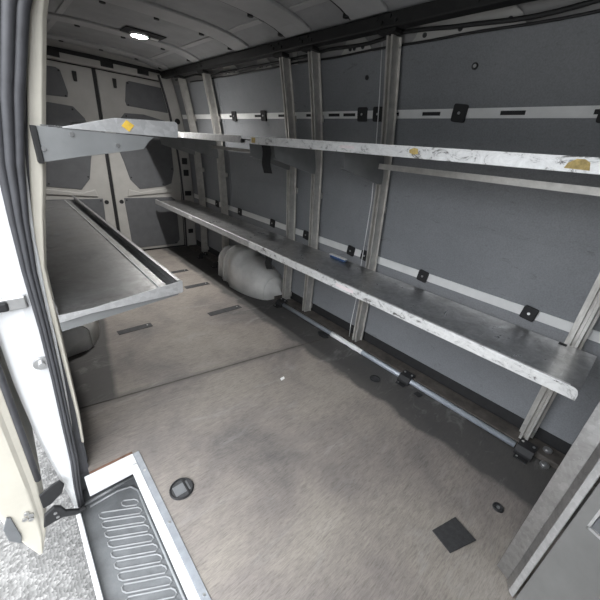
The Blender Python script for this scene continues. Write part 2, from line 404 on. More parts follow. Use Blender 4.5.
# black groove between jamb and pillar
rings = []
for z in [-.02, .15, .3, .6, .9, 1.05, 1.15, 1.36, 1.55, 1.75, 1.97]:
    x = lerp(JI, z); x2 = lerp(PIL, z) - lerp([(.15, .014), (.6, .020), (.9, .028), (1.2, .044), (1.97, .048)], z)
    if x2 < x: x2 = x + .004
    rings.append([(x - .01, 1.228, z), (x2 + .004, 1.228, z), (x2 + .004, 1.29, z), (x - .01, 1.29, z)])
mb = MB(); mb.sweep(rings); struct(mb.build('trim_7', 'rubber'))
# door seal: three rubber beads following the opening
SE = [(-.17, -.037, .0075), (-.05, -.030, .008), (.1, -.015, .0085), (.3, -.0055, .009), (.5, .0045, .009), (.7, .0114, .0095), (.9, .0145, .011), (1.05, .024, .014), (1.2, .039, .019), (1.36, .068, .023), (1.55, .115, .025), (1.72, .18, .026), (1.84, .25, .026)]
seal = thing('door_seal', (-.03, 1.2, -.17), 'ribbed dark rubber door seal running up the white side door jamb', 'door seal')
for k in (-1, 0, 1):
    mb = MB(); mb.tube([(x + k * w, 1.203 - (.004 if k == 0 else 0), z) for z, x, w in SE], [w * .62 for z, x, w in SE], 10)
    mb.build('seal_bead', 'rubber', seal, smooth=True)

# ------------------------------------------------------------------ step well
st = thing('entry_step', (.08, .5, -.2), 'ribbed grey entry step sunk inside the side doorway', 'step')
mb = MB(); mb.box((-.05, -.13, -.215), (.21, 1.30, -.2)); mb.build('tread', 'tread', st)
mb = MB()
mb.box((.205, -.13, -.2), (.215, 1.30, -.05)); mb.build('riser', 'tread', st)
mb = MB(); mb.box((-.05, 1.30, -.215), (.215, 1.31, -.05)); mb.build('end_riser', 'tread', st)
def slot_ring(y, x0, x1):
    # raised outline of one long slanting rib
    h_ = .0165; sl = -.56; pts = []
    P = lambda x, d: (x, y + sl * x + d, -.1985)
    c_ = .010
    for x, d in ((x0 + c_, -h_), (x1 - c_, -h_), (x1, -h_ + c_), (x1, h_ - c_), (x1 - c_, h_), (x0 + c_, h_), (x0, h_ - c_), (x0, -h_ + c_), (x0 + c_, -h_)): pts.append(P(x, d))
    m_ = MB(); m_.tube(pts, .0036, 6); m_.build('tread_rib', 'rib', st)
y = 1.185
while y > .0:
    slot_ring(y, max(.012, (y - 1.165) * 5), .158); y -= .047
m_ = MB(); m_.tube([(-.01, 1.20, -.199), (.10, 1.205, -.199), (.155, 1.19, -.199), (.175, 1.15, -.199), (.172, 1.0, -.199), (.172, -.1, -.199)], .006, 6); m_.build('tread_border', 'rib', st, smooth=True)
m_ = MB(); m_.tube([(-.03, 1.225, -.199), (.19, 1.235, -.199)], .008, 6); m_.build('tread_border', 'rib', st, smooth=True)
# outer white sill strip
mb = MB(); mb.box((-.062, -.13, -.30), (-.045, 1.22, -.165)); tag(mb.build('door_sill', 'white', bevel=.004), 'narrow white painted sill strip on the outer side of the entry step', 'sill')
# aluminium nosing round the well: one long, one short
nz = thing('step_nosing', (.19, .5, .0), 'long pale aluminium nosing strip between entry step and plywood floor', 'edge trim')
mb = MB(); mb.box((.160, -.13, -.03), (.1675, 1.1205, .0045)); mb.box((.1676, -.13, .0005), (.186, 1.128, .0045)); mb.build('white_lip', 'white', nz, .0015)
mb = MB(); mb.box((.1865, -.13, .0005), (.212, 1.185, .0035)); tf = mb.build('top_flange', 'flange', nz, .0012)
for yy in (.25, .52, .8, 1.07): MB().cyl((.2, yy, .0033), (0, 0, 1), .005, .002, 10).build('screw', 'steel', tf)
mb = MB(); mb.box((.0, 1.1215, -.045), (.186, 1.1275, .0045)); mb.box((.0, 1.1285, .0005), (.186, 1.186, .0045))
tag(mb.build('end_nosing', 'white', bevel=.0015), 'short white nosing strip across the rear end of entry step', 'edge trim')
mb = MB(); mb.box((.02, 1.1875, .0005), (.186, 1.198, .005)); tag(mb.build('rusty_strip', simple('rusty_edge', (.16, .085, .055), .8, .1, .4, 40)), 'thin rusty strip behind the short white nosing at the step end', 'strip')

# ------------------------------------------------------------------ right racking: uprights
UPF = [(.0, 1.745), (.62, 1.745), (1.16, 1.705), (1.36, 1.683), (1.6, 1.634), (1.87, 1.572)]
UY = [3.68, 3.16, 2.05, 1.77, 1.20, .06]
UL = ['aluminium shelf upright farthest back, nearest the rear doors', 'curved aluminium shelf upright behind the wheel arch, second from the rear doors',
      'aluminium shelf upright just in front of the wheel arch, left of a close pair', 'aluminium shelf upright forming the right one of a close pair, by the wheel arch',
      'aluminium shelf upright with the pale cord hanging beside it', 'slanting aluminium shelf upright at the near end, partly hidden by the grey bulkhead panel']
zu = [.036, .3, .62, .8, 1.0, 1.16, 1.26, 1.36, 1.48, 1.6, 1.73, 1.80, 1.8375]
SH_Z, US_Z = .615, 1.335
for i, y in enumerate(UY):
    u = thing('shelf_upright', (1.76, y, .034), UL[i], 'upright', 'curved uprights of the right-hand racking')
    rings = []
    for z in zu:
        x = lerp(UPF, z); e = .0025; w = .019; fl = .032
        rings.append([(x, y - w, z), (x, y - w + .011, z), (x + .022, y - w + .013, z), (x + .022, y + w - .013, z), (x, y + w - .011, z), (x, y + w, z), (x + .055, y + w + .002, z), (x + .055, y + fl, z), (x + .059, y + fl, z), (x + .059, y + w - .001, z), (x + .027, y + w - .004, z),
                      (x + .027, y - w + .004, z), (x + .059, y - w + .001, z), (x + .059, y - fl, z), (x + .055, y - fl, z), (x + .055, y - w - .002, z)])
    mb = MB(); mb.sweep(rings); ch = mb.build('channel', 'alu', u)
    for z in (.085, 1.80):
        for k in (-1, 1): MB().cyl((lerp(UPF, z) + .055, y + k * .0265, z), (-1, 0, 0), .006, .005, 8).build('bolt', 'steel', ch)
    for z in (.075, 1.0, 1.5):
        xf = lerp(UPF, z) + .0592
        mb = MB(); mb.box((xf, y - .018, z - .02), (wx(z + .02) - .0005, y + .018, z + .02)); mb.build('spacer', 'alu', u)

# shelves: a deck with folded front lip, back upstand and notches are hidden
def sticker(parent, y0, y1, z0, z1, x, mat, outline=None, nm='sticker'):
    mb = MB(); p = outline or [(y0, z0), (y1, z0), (y1, z1), (y0, z1)]
    mb.prism(p, lambda a, b_, d: (d, a, b_), x - .0012, x - .0002); return mb.build(nm, mat, parent)
def shelf(name, label, cat, y0, y1, xf, xb, zd, ztop, zbot, group, lipmat, deckmat, near_round=False):
    t = thing(name, ((xf + xb) / 2, (y0 + y1) / 2, zbot), label, cat, group)
    mb = MB(); mb.box((xf + .002, y0, zd - .003), (xb, y1, zd)); mb.box((xf + .03, y0, zbot + .004), (xf + .033, y1, zd - .003)); mb.build('deck', deckmat, t)
    mb = MB()
    if near_round:
        rr = .022; pts = [(y1, zbot), (y1, ztop), (y0 + rr, ztop)] + [(y0 + rr - math.sin(a) * rr, ztop - rr + math.cos(a) * rr) for a in (.4, .8, 1.2, PI/2)] + [(y0, zbot)]
    else: pts = [(y1, zbot), (y1, ztop), (y0, ztop), (y0, zbot)]
    mb.prism(pts, lambda a, b_, d: (d, a, b_), xf - .003, xf); mb.box((xf, y0 + .002, zbot), (xf + .033, y1 - .002, zbot + .003)); mb.box((xf, y0 + .03, ztop - .0025), (xf + .012, y1 - .003, ztop))
    mb.build('front_lip', lipmat, t, .001)
    return t
XL, XU = 1.345, 1.292
ls1 = shelf('wall_shelf', 'long lower shelf along the right wall, rear length running back to the rear doors', 'shelf', 2.035, 4.0, XL, 1.742, SH_Z, .635, .588, 'lower shelf lengths on the right wall', 'galv_light', 'galv')
ls2 = shelf('wall_shelf', 'long lower shelf along the right wall, near length with scuffed pale front lip', 'shelf', -.03, 2.032, XL, 1.742, SH_Z, .635, .588, 'lower shelf lengths on the right wall', 'lip', 'galv', True)
us1 = shelf('wall_shelf', 'upper shelf on the right wall, rear length seen edge-on above the wheel arch', 'shelf', 2.065, 4.0, XU, 1.68, US_Z, 1.352, 1.308, 'upper shelf lengths on the right wall', 'galv_light', 'galv')
us2 = shelf('wall_shelf', 'upper shelf on the right wall, near length with yellow sticker and black scuffs', 'shelf', -.1, 1.95, XU, 1.68, US_Z, 1.352, 1.308, 'upper shelf lengths on the right wall', 'lip', 'galv')
for t, xb, z in ((us2, 1.665, 1.262), (us1, 1.665, 1.262)):
    y0, y1 = (-.1, 1.16) if t is us2 else (2.1, 3.12)
    mb = MB(); mb.box((1.62, y0, 1.240), (1.624, y1, 1.268)); mb.box((1.624, y0, 1.240), (1.65, y1, 1.243)); mb.build('back_rail', 'alu', t)
# near shelf stickers (positions along y)
sticker(us2, 0, 0, 0, 0, XU - .003, 'sticker_worn', [(.192, 1.316), (.255, 1.318), (.25, 1.333), (.232, 1.345), (.212, 1.345), (.198, 1.337)])
sticker(us2, 0, 0, 0, 0, XU - .003, 'sticker_worn', [(.745, 1.325), (.765, 1.321), (.785, 1.327), (.787, 1.338), (.768, 1.346), (.75, 1.343)])
sticker(us2, 1.08, 1.17, 1.325, 1.337, XU - .003, 'paper', nm='label')
sticker(us1, 2.98, 3.02, 1.310, 1.342, XU - .003, 'tape', nm='label')
sticker(us2, 1.895, 1.935, 1.315, 1.345, XU - .003, 'sticker_worn')
sticker(ls2, .985, 1.115, .603, .622, XL - .003, 'paper', nm='label')
sticker(ls1, 3.02, 3.09, .603, .622, XL - .003, 'tape', nm='label')
MB().box((1.715, .075, SH_Z + .0004), (1.742, .105, SH_Z + .0012)).build('notch', 'black', ls2)
# cantilever brackets under the upper shelf
BL = ['cantilever bracket below upper shelf at the upright nearest the rear doors', 'cantilever bracket below upper shelf, at the second upright from the rear doors',
      'cantilever bracket below upper shelf, hanging right beside the black strap', 'cantilever bracket below upper shelf, on the right upright of the close pair', 'cantilever bracket below upper shelf, on the upright with the pale cord', 'cantilever bracket below upper shelf at the near end of the van']
for i, y in enumerate(UY):
    t = thing('shelf_bracket', (1.5, y, 1.2), BL[i], 'bracket', 'cantilever brackets under the upper shelf')
    xw = 1.70
    pts = [(1.33, 1.305), (1.345, 1.232), (1.675, 1.155), (xw, 1.155), (xw, 1.20), (1.676, 1.305)]
    yp = y - .024
    mb = MB(); mb.prism(pts, lambda a, b_, d: (a, d, b_), yp - .0025, yp); mb.build('web', 'bracket', t)
    mb = MB(); mb.prism([(1.345, 1.232), (1.675, 1.155), (1.675, 1.158), (1.345, 1.235)], lambda a, b_, d: (a, d, b_), yp, yp + .024); mb.build('bottom_flange', 'bracket', t)
    mb = MB(); mb.prism([(1.33, 1.305), (1.676, 1.305), (1.676, 1.308), (1.33, 1.308)], lambda a, b_, d: (a, d, b_), yp, yp + .03); mb.build('top_flange', 'bracket', t)
for i, y in ((5, .06), (4, 1.2), (3, 1.77)):
    t = thing('shelf_bracket', (1.5, y, .56), ['', '', '', 'flat bracket below lower shelf on the right upright of the close pair', 'flat bracket below lower shelf on the upright with the pale cord', 'flat bracket below lower shelf, on the slanting near upright'][i], 'bracket', 'brackets under the lower shelf')
    yp = y - .021
    mb = MB(); mb.prism([(1.395, .605), (1.395, .57), (1.742, .53), (1.742, .605)], lambda a, b_, d: (a, d, b_), yp - .003, yp); mb.build('web', 'bracket', t)
    mb = MB(); mb.prism([(1.395, .608), (1.742, .608), (1.742, .6115), (1.395, .6115)], lambda a, b_, d: (a, d, b_), yp - .003, yp + .03); mb.build('top_flange', 'bracket', t)

# ------------------------------------------------------------------ lashing rails with slots + clips
def lashing(zc, hh, label, slots):
    t = thing('lashing_rail', (wx(zc), 2, zc), label, 'rail', 'pale lashing rails on the right wall')
    sl = sorted(slots); y0, y1 = -.6, 4.0; L = .10
    def piece(ya, yb, za, zb):
        mb.prism([(ya, za), (yb, za), (yb, zb), (ya, zb)], lambda a, b_, d: (wx(b_) - d, a, b_), .0006, .006)
    mb = MB(); q = hh * .42
    piece(y0, y1, zc - hh, zc - q); piece(y0, y1, zc + q, zc + hh)
    ya = y0
    for s in sl:
        piece(ya, s - L / 2, zc - q, zc + q); ya = s + L / 2
    piece(ya, y1, zc - q, zc + q)
    mb.build('slotted_strip', 'strip', t)
    for s in sl:
        MB().prism([(s - L/2, zc - q), (s + L/2, zc - q), (s + L/2, zc + q), (s - L/2, zc + q)], lambda a, b_, d: (wx(b_) - d, a, b_), .0004, .0015).build('slot', 'black', t)
    return t
from math import atan2
lashing(1.522, .020, 'pale slotted lashing rail high on the right wall above the upper shelf', [3.75, 3.28, 2.93, 2.52, 2.2, 1.88, 1.66, 1.53, 1.22, .98, .60, .27, -.1])
lashing(.668, .0245, 'pale lashing rail low on the right wall just above the lower shelf', [])
def clip(y, z, label, big=.034, tilt=0):
    t = thing('rail_clip', (wx(z), y, z), label, 'clip', 'black square clips on the lashing rails')
    x = wx(z) - .0065; k = .009
    s = big; pts = []
    for cx, cz, a0 in ((1, 1, 0), (-1, 1, PI/2), (-1, -1, PI), (1, -1, 1.5*PI)):
        for j in range(4):
            a = a0 + j * PI / 6; py, pz = cx * (s * 1.0 - k) + math.cos(a) * k, cz * (s * 1.08 - k) + math.sin(a) * k
            pts.append((y + py * math.cos(tilt) - pz * math.sin(tilt), z + py * math.sin(tilt) + pz * math.cos(tilt)))
    sl = (wx(z + .03) - wx(z - .03)) / .06
    fn = lambda a, b_, d: (x - d + (b_ - z) * sl, a, b_)
    mb = MB(); mb.prism(pts, fn, 0, .012); pl = mb.build('plate', 'black', t, .002)
    mb = MB(); mb.cyl((x - .012, y, z), (-1, 0, 0), .0065, .003, 10); mb.build('screw', 'steel', pl)
UC = [(.83, 'black square clip on upper lashing rail in the wide bay right of the cord upright', .1), (1.42, 'black clip on upper lashing rail, a little left of the cord upright', 0), (1.305, 'black clip on upper lashing rail half tucked behind the cord upright', 0),
      (2.43, 'black clip on upper lashing rail just left of the close pair of uprights', 0), (2.88, 'black clip on upper lashing rail, nearest the rear doors', 0), (.27, 'black clip on upper lashing rail at the near end, cut by the right frame edge', 0)]
for y, l, tl in UC: clip(y, 1.522, l, .034, tl)
LC = [(3.4, 'black clip on lower lashing rail, nearest the rear doors'), (2.92, 'black clip on lower lashing rail, second from the rear doors'), (2.36, 'black clip on lower lashing rail, third from the rear doors'), (1.90, 'black clip on lower lashing rail between the close pair of uprights'),
      (1.415, 'black clip on lower lashing rail, left one of two beside the pale cord'), (1.287, 'black clip on lower lashing rail, right one of two beside the pale cord'), (.84, 'black clip on lower lashing rail in the wide bay, left of two there'), (.265, 'black clip on lower lashing rail nearest the slanting near upright')]
for y, l in LC: clip(y, .668, l, .032, .12)
# small holes in the boards
t = thing('board_fastener', (wx(1.66), .8, 1.66), 'small round ringed fastener on upper wall board in the wide bay', 'fastener')
mb = MB(); mb.cyl((wx(1.70) - .0005, .80, 1.70), (-1, 0, -.2), .014, .004, 14); mb.build('ring', 'black', t)
mb = MB(); mb.cyl((wx(1.70) - .0045, .80, 1.70), (-1, 0, -.2), .007, .002, 12); mb.build('centre', 'steel', t)
t = thing('board_fastener', (wx(1.7), 1.40, 1.68), 'small dark fastener on upper wall board left of the cord upright', 'fastener')
mb = MB(); mb.cyl((wx(1.70) - .0005, 1.40, 1.70), (-1, 0, -.2), .012, .004, 12); mb.build('ring', 'black', t)

# black rail along the roof edge
rr = thing('roof_rail', (1.6, 1.8, 1.92), 'long black steel rail along the roof edge above the uprights', 'rail')
mb = MB(); mb.prism([(1.546, 1.856), (1.60, 1.856), (1.605, 1.862), (1.605, 1.9145), (1.546, 1.9145), (1.542, 1.909), (1.542, 1.862)], lambda a, b_, d: (a, d, b_), Y0 + .01, 4.06); rp = mb.build('rail_profile', 'blackmetal', rr, .003)
for y in (3.68, 3.16, 2.05, 1.77, 1.2, .06, .75):
    for dy, dz in ((-.05, .0), (-.015, .02), (.03, .0), (.06, .018)): MB().cyl((1.5425, y + dy, 1.878 + dz), (-1, 0, -.2), .008, .008, 8).build('rail_bolt', 'blackmetal', rp)
for y in UY:
    mb = MB(); mb.box((1.552, y - .05, 1.838), (1.612, y + .05, 1.8555)); mb.build('upright_mount', 'blackmetal', rr, .003)
# wiring loom
def loom(name, z0, amp, label, x_off, r, seed, ya, yb):
    pts = []; n = 60
    for i in range(n + 1):
        y = ya + (yb - ya) * i / n
        z = z0 + amp * noise.noise((y * 2.3, seed, 0)) - .3 * amp * abs(math.sin(y * 2.7))
        pts.append((wx(z) - x_off - r, y, z))
    mb = MB(); mb.tube(pts, r, 8); return tag(mb.build(name, 'cable', smooth=True), label, 'cable')
loom('wiring_loom', 1.852, .035, 'thick black wiring loom draped along the wall under the roof rail', .004, .009, 1.3, Y0 + .05, 3.9)
loom('wiring_cable', 1.815, .012, 'thin black cable running along the top edge of wall boards', .001, .0055, 5.1, Y0 + .05, 3.6)

# ------------------------------------------------------------------ right floor edge
mb = MB(); mb.box((1.722, Y0 + .02, .0005), (1.828, 4.02, .033)); struct(mb.build('trim_8', 'darkbrown', bevel=.004))
tb = thing('edge_tube', (1.7, 1.2, .0), 'blue grey tube lying along the floor edge below the right racking', 'tube')
mb = MB(); pr = [(1.700 + .0165 * math.cos(a), .0185 + .017 * math.sin(a)) for a in [2 * PI * k / 12 for k in range(12)]]
mb.prism(pr, lambda a, b_, d: (a, d, b_), .075, 1.99); mb.build('pipe', 'tube', tb, smooth=True)
rg = []
for k in range(12):
    y = 1.08 + .30 * k / 11; rr_ = .0195 + .003 * noise.noise((y * 30, 0, 0))
    rg.append([(1.70 + rr_ * math.cos(a) - .002, y, .021 + rr_ * (.95 + .2 * noise.noise((y * 25, math.cos(a), 2))) * math.sin(a)) for a in [2*PI*j/12 for j in range(12)]])
mb = MB(); mb.sweep(rg); mb.build('tape_wrap', 'tape', tb, smooth=True)
CL = [(.03, 'black clamp holding the floor tube at its near end, beside the bulkhead panel'), (.72, 'black clamp holding floor tube in the wide bay below the lower shelf'), (2.02, 'black clamp at the far end of floor tube, by the front of wheel arch'), (3.2, 'black clamp on the floor edge just behind the wheel arch'), (3.57, 'black clamp on the floor edge farthest back, by the rear doors')]
for y, l in CL:
    t = thing('tube_clamp', (1.7, y, 0), l, 'clamp', 'black clamps along the right floor edge')
    mb = MB(); mb.prism([(1.662, .0006), (1.662, .02), (1.682, .046), (1.745, .05), (1.745, .0336), (1.7215, .0336), (1.7215, .0362), (1.70, .0372), (1.683, .030), (1.6815, .0006)], lambda a, b_, d: (a, d, b_), y - .038, y + .038); bl = mb.build('block', 'black', t, .003)
    mb = MB(); mb.box((1.628, y - .03, .0006), (1.6615, y + .03, .006)); ft = mb.build('foot', 'black', t, .002)
    for k in (-1, 1): MB().cyl((1.72, y + k * .025, .0475), (-.1, 0, 1), .006, .005, 8).build('screw', 'steel', bl)
    MB().cyl((1.645, y + .018, .006), (0, 0, 1), .005, .003, 8).build('screw', 'steel', ft)
# steel cups beside the near clamp
for (x, y, l) in ((1.775, -.045, 'upper shiny round bolt cap beside the near tube clamp'), (1.70, -.06, 'lower shiny round bolt cap beside the near tube clamp')):
    mb = MB(); z0 = .0335 if x > 1.72 else .0005
    mb.cyl((x, y, z0), (0, 0, 1), .02, .012, 14); mb.cyl((x, y, z0 + .012), (0, 0, 1), .016, .005, 14, .009); tag(mb.build('bolt_cap', 'steel', smooth=False, bevel=.001), l, 'bolt')

# ------------------------------------------------------------------ wheel arches
def arch(name, label, mirror=False):
    ya, yb = 2.14, 3.115; rings = []; n = 36
    for i in range(n + 1):
        u = i / n; y = ya + (yb - ya) * u
        s = math.sin(PI * min(1, max(0, u))) ** .28 if 0 < u < 1 else 0
        h_ = .015 + .355 * s; w = .02 + .285 * (math.sin(PI * u) ** .26 if 0 < u < 1 else 0)
        if u < .44: h_ *= .84
        elif u > .5: w *= .93
        if .58 < u < .64 or .74 < u < .80: h_ -= .014; w -= .016
        xo = 1.822
        ring = [(xo, .0), (xo - w, .0)]
        for k in range(1, 9):
            a = PI / 2 * k / 8
            ring.append((xo - w + w * .42 * (1 - math.cos(a)) + .03 * (k / 8), h_ * (.55 + .45 * math.sin(a))) if k else None)
        ring.append((xo, h_))
        rings.append([((x if not mirror else 1.86 - x), y, z + .0008) for x, z in ring])
    t = thing(name, (1.7 if not mirror else .16, 2.6, 0), label, 'wheel arch', 'white wheel arches')
    mb = MB(); mb.sweep(rings); o = mb.build('arch_shell', 'arch', t, smooth=True)
    # rear-facing seam flange
    mb = MB(); pts = []
    for rg_ in rings[3:5]: pass
    q = rings[2]; mb.tube([(p[0] - (.004 if not mirror else -.004), p[1] - .004, p[2] + .003) for p in q[1:]], .006, 6); mb.build('arch_flange', 'arch', t, smooth=True)
    for u_i in (24, 30):
        q = rings[u_i]; mb = MB(); mb.tube([(p[0] - (.002 if not mirror else -.002), p[1], p[2] + .001) for p in q[1:-1]], .009, 6); mb.build('arch_rib', 'arch', t, smooth=True)
    return t
arch('wheel_arch', 'white painted wheel arch on the floor under the right lower shelf')
arch('wheel_arch', 'white painted wheel arch in shadow under the left lower shelf', True)

# ------------------------------------------------------------------ left shelves
XLw = .052
t = thing('tray_shelf', (.25, 2.2, .75), 'wide worn galvanised tray shelf on the left side behind the doorway', 'shelf')
zt, zb, zd = .800, .748, .762
mb = MB(); mb.box((XLw, 1.152, zd - .003), (.452, 3.3, zd)); mb.box((XLw, 1.152, zd), (XLw + .003, 3.3, zd + .03)); mb.build('deck', 'galv_tray', t)
mb = MB(); rr_ = .02
pts = [(1.150 + rr_, zb), (3.3, zb), (3.3, zt), (1.150, zt), (1.150, zb)]
mb.box((.452, 1.160, zb), (.456, 3.3, zt)); mb.box((.440, 1.16, zt - .003), (.452, 3.3, zt)); mb.build('side_lip', 'galv', t, .001)
mb = MB(); mb.box((.385, 1.17, zd), (.388, 3.29, zd + .006)); mb.build('deck_fold', 'galv_light', t)
mb = MB(); mb.prism([(XLw, zb - .012), (.14, zb - .002), (.30, zb), (.452, zb + .003), (.457, zb + .008), (.457, zt), (.445, zt), (.15, zd + .002), (XLw, zd)], lambda a, b_, d: (a, d, b_), 1.148, 1.151)
mb.box((.2, 1.1515, zt - .028), (.21, 1.1518, zt - .027))
mb.build('front_lip', 'galv_light', t, .001)
mb = MB(); mb.prism([(XLw, .70), (XLw, zd - .004), (.44, zd - .004), (.44, .742)], lambda a, b_, d: (a, d, b_), 1.156, 1.159); mb.build('end_bracket', 'bracket', t)
mb = MB(); mb.prism([(XLw, .66), (XLw, zd - .004), (.40, zd - .004), (.40, .74)], lambda a, b_, d: (a, d, b_), 2.9, 2.903); mb.build('end_bracket', 'bracket', t)

t = thing('high_shelf', (.3, 2.2, 1.3), 'high left shelf with white tapered front end and yellow diamond sticker', 'shelf')
mb = MB(); mb.box((.125, 1.196, 1.300), (.492, 3.0, 1.303)); mb.box((.492, 1.196, 1.300), (.496, 3.0, 1.344)); mb.build('deck', 'galv', t)
mb = MB(); mb.prism([(.172, 1.302), (.305, 1.339), (.490, 1.3485), (.498, 1.343), (.498, 1.304), (.49, 1.3005), (.172, 1.2985)], lambda a, b_, d: (a, d, b_), 1.1915, 1.1955); mb.build('end_plate', 'galv_light', t, .001)
mb = MB(); c = (.342, 1.3215); mb.prism([(c[0] - .019, c[1] - .002), (c[0] + .001, c[1] - .016), (c[0] + .018, c[1] + .003), (c[0] - .003, c[1] + .0155)], lambda a, b_, d: (a, d, b_), 1.190, 1.1913); mb.build('sticker', 'sticker', t)
t = thing('shelf_bracket', (.2, 1.2, 1.2), 'large grey tapered bracket carrying the high left shelf at the pillar', 'bracket')
mb = MB(); mb.prism([(.1135, 1.2085), (.1135, 1.299), (.418, 1.297), (.40, 1.281), (.382, 1.259), (.33, 1.249), (.2, 1.226)], lambda a, b_, d: (a, d, b_), 1.1945, 1.198); mb.build('web', 'bracket', t, .001)
mb = MB(); mb.box((.100, 1.190, 1.205), (.113, 1.2185, 1.299)); mb.build('wall_flange', 'blackmetal', t, .002)
for x, z in ((.19, 1.285), (.305, 1.265), (.118, 1.243)): MB().cyl((x, 1.1945, z), (0, -1, 0), .006, .003, 8).build('rivet', 'steel', t)

# ------------------------------------------------------------------ dome lamps
def dome(x, y, label):
    zc = roofz(x)
    t = thing('dome_lamp', (x, y, zc), label, 'lamp', 'roof lamps')
    mb = MB(); mb.box((x - .14, y - .12, zc - .010), (x + .14, y + .12, zc - .0035)); mb.build('base_plate', 'black', t, .003)
    mb = MB(); rg_ = [[(x - .02 + r_ * math.cos(2*PI*k/28), y + r_ * math.sin(2*PI*k/28), z_) for k in range(28)] for r_, z_ in ((.056, zc - .0105), (.066, zc - .0105), (.064, zc - .021), (.058, zc - .023), (.056, zc - .020), (.056, zc - .0105))]
    mb.sweep(rg_, caps=False); mb.build('bezel', 'strip', t)
    mb = MB(); mb.cyl((x - .02, y, zc - .0112), (0, 0, -1), .0552, .0095, 28); mb.build('lens', 'led', t)
    ld = bpy.data.lights.new('lamp_beam', 'AREA'); ld.shape = 'DISK'; ld.size = .10; ld.spread = math.radians(125); ld.energy = 11.5; ld.color = (1, .985, .96)
    lo = bpy.data.objects.new('lamp_beam', ld); COL.objects.link(lo); lo.location = (x - .02, y, zc - .0245)
    mb = MB(); mb.box((x + .06, y - .02, zc - .018), (x + .12, y + .015, zc - .0102)); mb.build('reading_light', 'strip', t, .003)
    return t
dome(1.06, 3.08, 'lit round white roof lamp on a dark square base near the rear doors')

# ------------------------------------------------------------------ bulkhead panel at the near right
t = thing('bulkhead_panel', (.98, -.4, 0), 'grey bulkhead panel with bright galvanised edge standing at the near right', 'panel')
def vp(pts, name, mat, z0, z1, bev=.003):
    mb = MB(); mb.prism(pts, lambda a, b_, d: (a, b_, d), z0, z1); return mb.build(name, mat, t, bev)
vp([(1.036, -.064), (1.020, -.105), (1.023, -.107), (1.041, -.067)], 'edge_channel', 'galv', .012, 1.93, .0015)
vp([(1.020, -.105), (.996, -.118), (.998, -.122), (1.023, -.109)], 'edge_fold', 'galv', .004, 1.93, .001)
vp([(.9955, -.118), (.984, -.134), (.988, -.137), (.9995, -.1215)], 'edge_bead', 'galv_light', .001, 1.93, .002)
vp([(.986, -.142), (.80, -.62), (.806, -.622), (.992, -.142)], 'face_panel', 'panel', .001, 1.93)
# recessed handle
dv = Vector((-.186, -.478, 0)).normalized(); nv = Vector((-dv.y, dv.x, 0)) * -1
if nv.x > 0: nv = -nv
def onp(s, off, z): 
    p = Vector((.986, -.142, 0)) + dv * s + nv * off; return (p.x, p.y, z)
mb = MB(); mb.prism([(.036, .468), (.20, .468), (.20, .62), (.036, .62)], lambda a, b_, d: onp(a, d, b_), .001, .0035); mb.build('handle_recess', 'bumper', t, .002)
mb = MB(); mb.prism([(.030, .460), (.036, .460), (.036, .62), (.030, .62)], lambda a, b_, d: onp(a, d, b_), .001, .010); mb.prism([(.030, .460), (.2, .460), (.2, .468), (.030, .468)], lambda a, b_, d: onp(a, d, b_), .001, .010); mb.build('recess_frame', 'galv_light', t)

# ------------------------------------------------------------------ floor items
def ring_anchor(x, y, r0, label, grp='recessed lashing rings in the floor', mat='steel'):
    t = thing('lashing_ring', (x, y, 0), label, 'lashing ring', grp)
    mb = MB(); mb.cyl((x, y, .0005), (0, 0, 1), r0, .0025, 24); mb.build('cup', 'slotplate', t)
    mb = MB(); mb.tube([(x + (r0 - .004) * math.cos(a), y + (r0 - .004) * math.sin(a) , .005) for a in [2*PI*k/24 for k in range(25)]], .0035, 6); mb.build('rim', 'black', t, smooth=True)
    return t
def slotted(x, y, label, mat_in='panel'):
    pass
t = ring_anchor(.288, .897, .048, 'large oval lashing ring sunk in plywood beside the entry step')
mb = MB(); mb.box((.258, .874, .0032), (.318, .920, .005)); mb.build('cover', 'bumper', t, .006)
mb = MB(); mb.box((.300, .858, .0062), (.309, .936, .011)); mb.build('bar', 'black', t, .002)
t = ring_anchor(1.55, .851, .034, 'dark oval lashing ring in the floor before the middle tube clamp')
mb = MB(); mb.box((1.535, .835, .0032), (1.565, .867, .005)); mb.build('cover', 'slotplate', t, .003)
t = ring_anchor(1.281, .011, .022, 'small round floor fixing with bright centre near the bulkhead panel')
mb = MB(); mb.cyl((1.281, .011, .003), (0, 0, 1), .007, .004, 10); mb.build('stud', 'steel', t)
for (x0, x1, y, w, l) in ((.411, .645, 2.28, .06, 'dark oblong floor plate beside the left tray shelf'), (1.074, 1.373, 2.195, .065, 'dark oblong floor plate nearest the right wheel arch'), (1.138, 1.384, 2.805, .065, 'dark oblong floor plate second from the rear doors, left of wheel arch'), (1.0, 1.36, 3.25, .06, 'dark oblong floor plate closest to the rear doors')):
    t = thing('floor_plate', ((x0 + x1) / 2, y, 0), l, 'plate', 'dark oblong plates in the plywood floor')
    mb = MB(); mb.box((x0, y - w / 2, .0004), (x1, y + w / 2, .003)); mb.build('plate', 'slotplate', t, .001)
    mb = MB(); mb.cyl((x1 - .03, y + .005, .003), (0, 0, 1), .006, .002, 8); mb.build('screw', 'steel', t)
mb = MB(); mb.prism([(.967, .147), (1.092, .112), (1.07, .019), (.946, .064)], lambda a, b_, d: (a, b_, d), .0006, .006)
tag(mb.build('rubber_mat', 'mat', bevel=.0015), 'black square piece of rubber mat on the plywood floor', 'mat')
mb = MB(); mb.prism([(1.045, 1.19), (1.075, 1.195), (1.08, 1.212), (1.05, 1.21)], lambda a, b_, d: (a, b_, d), .0006, .004)
tag(mb.build('paper_scrap', 'tape'), 'tiny white scrap lying in the middle of the plywood floor', 'scrap')
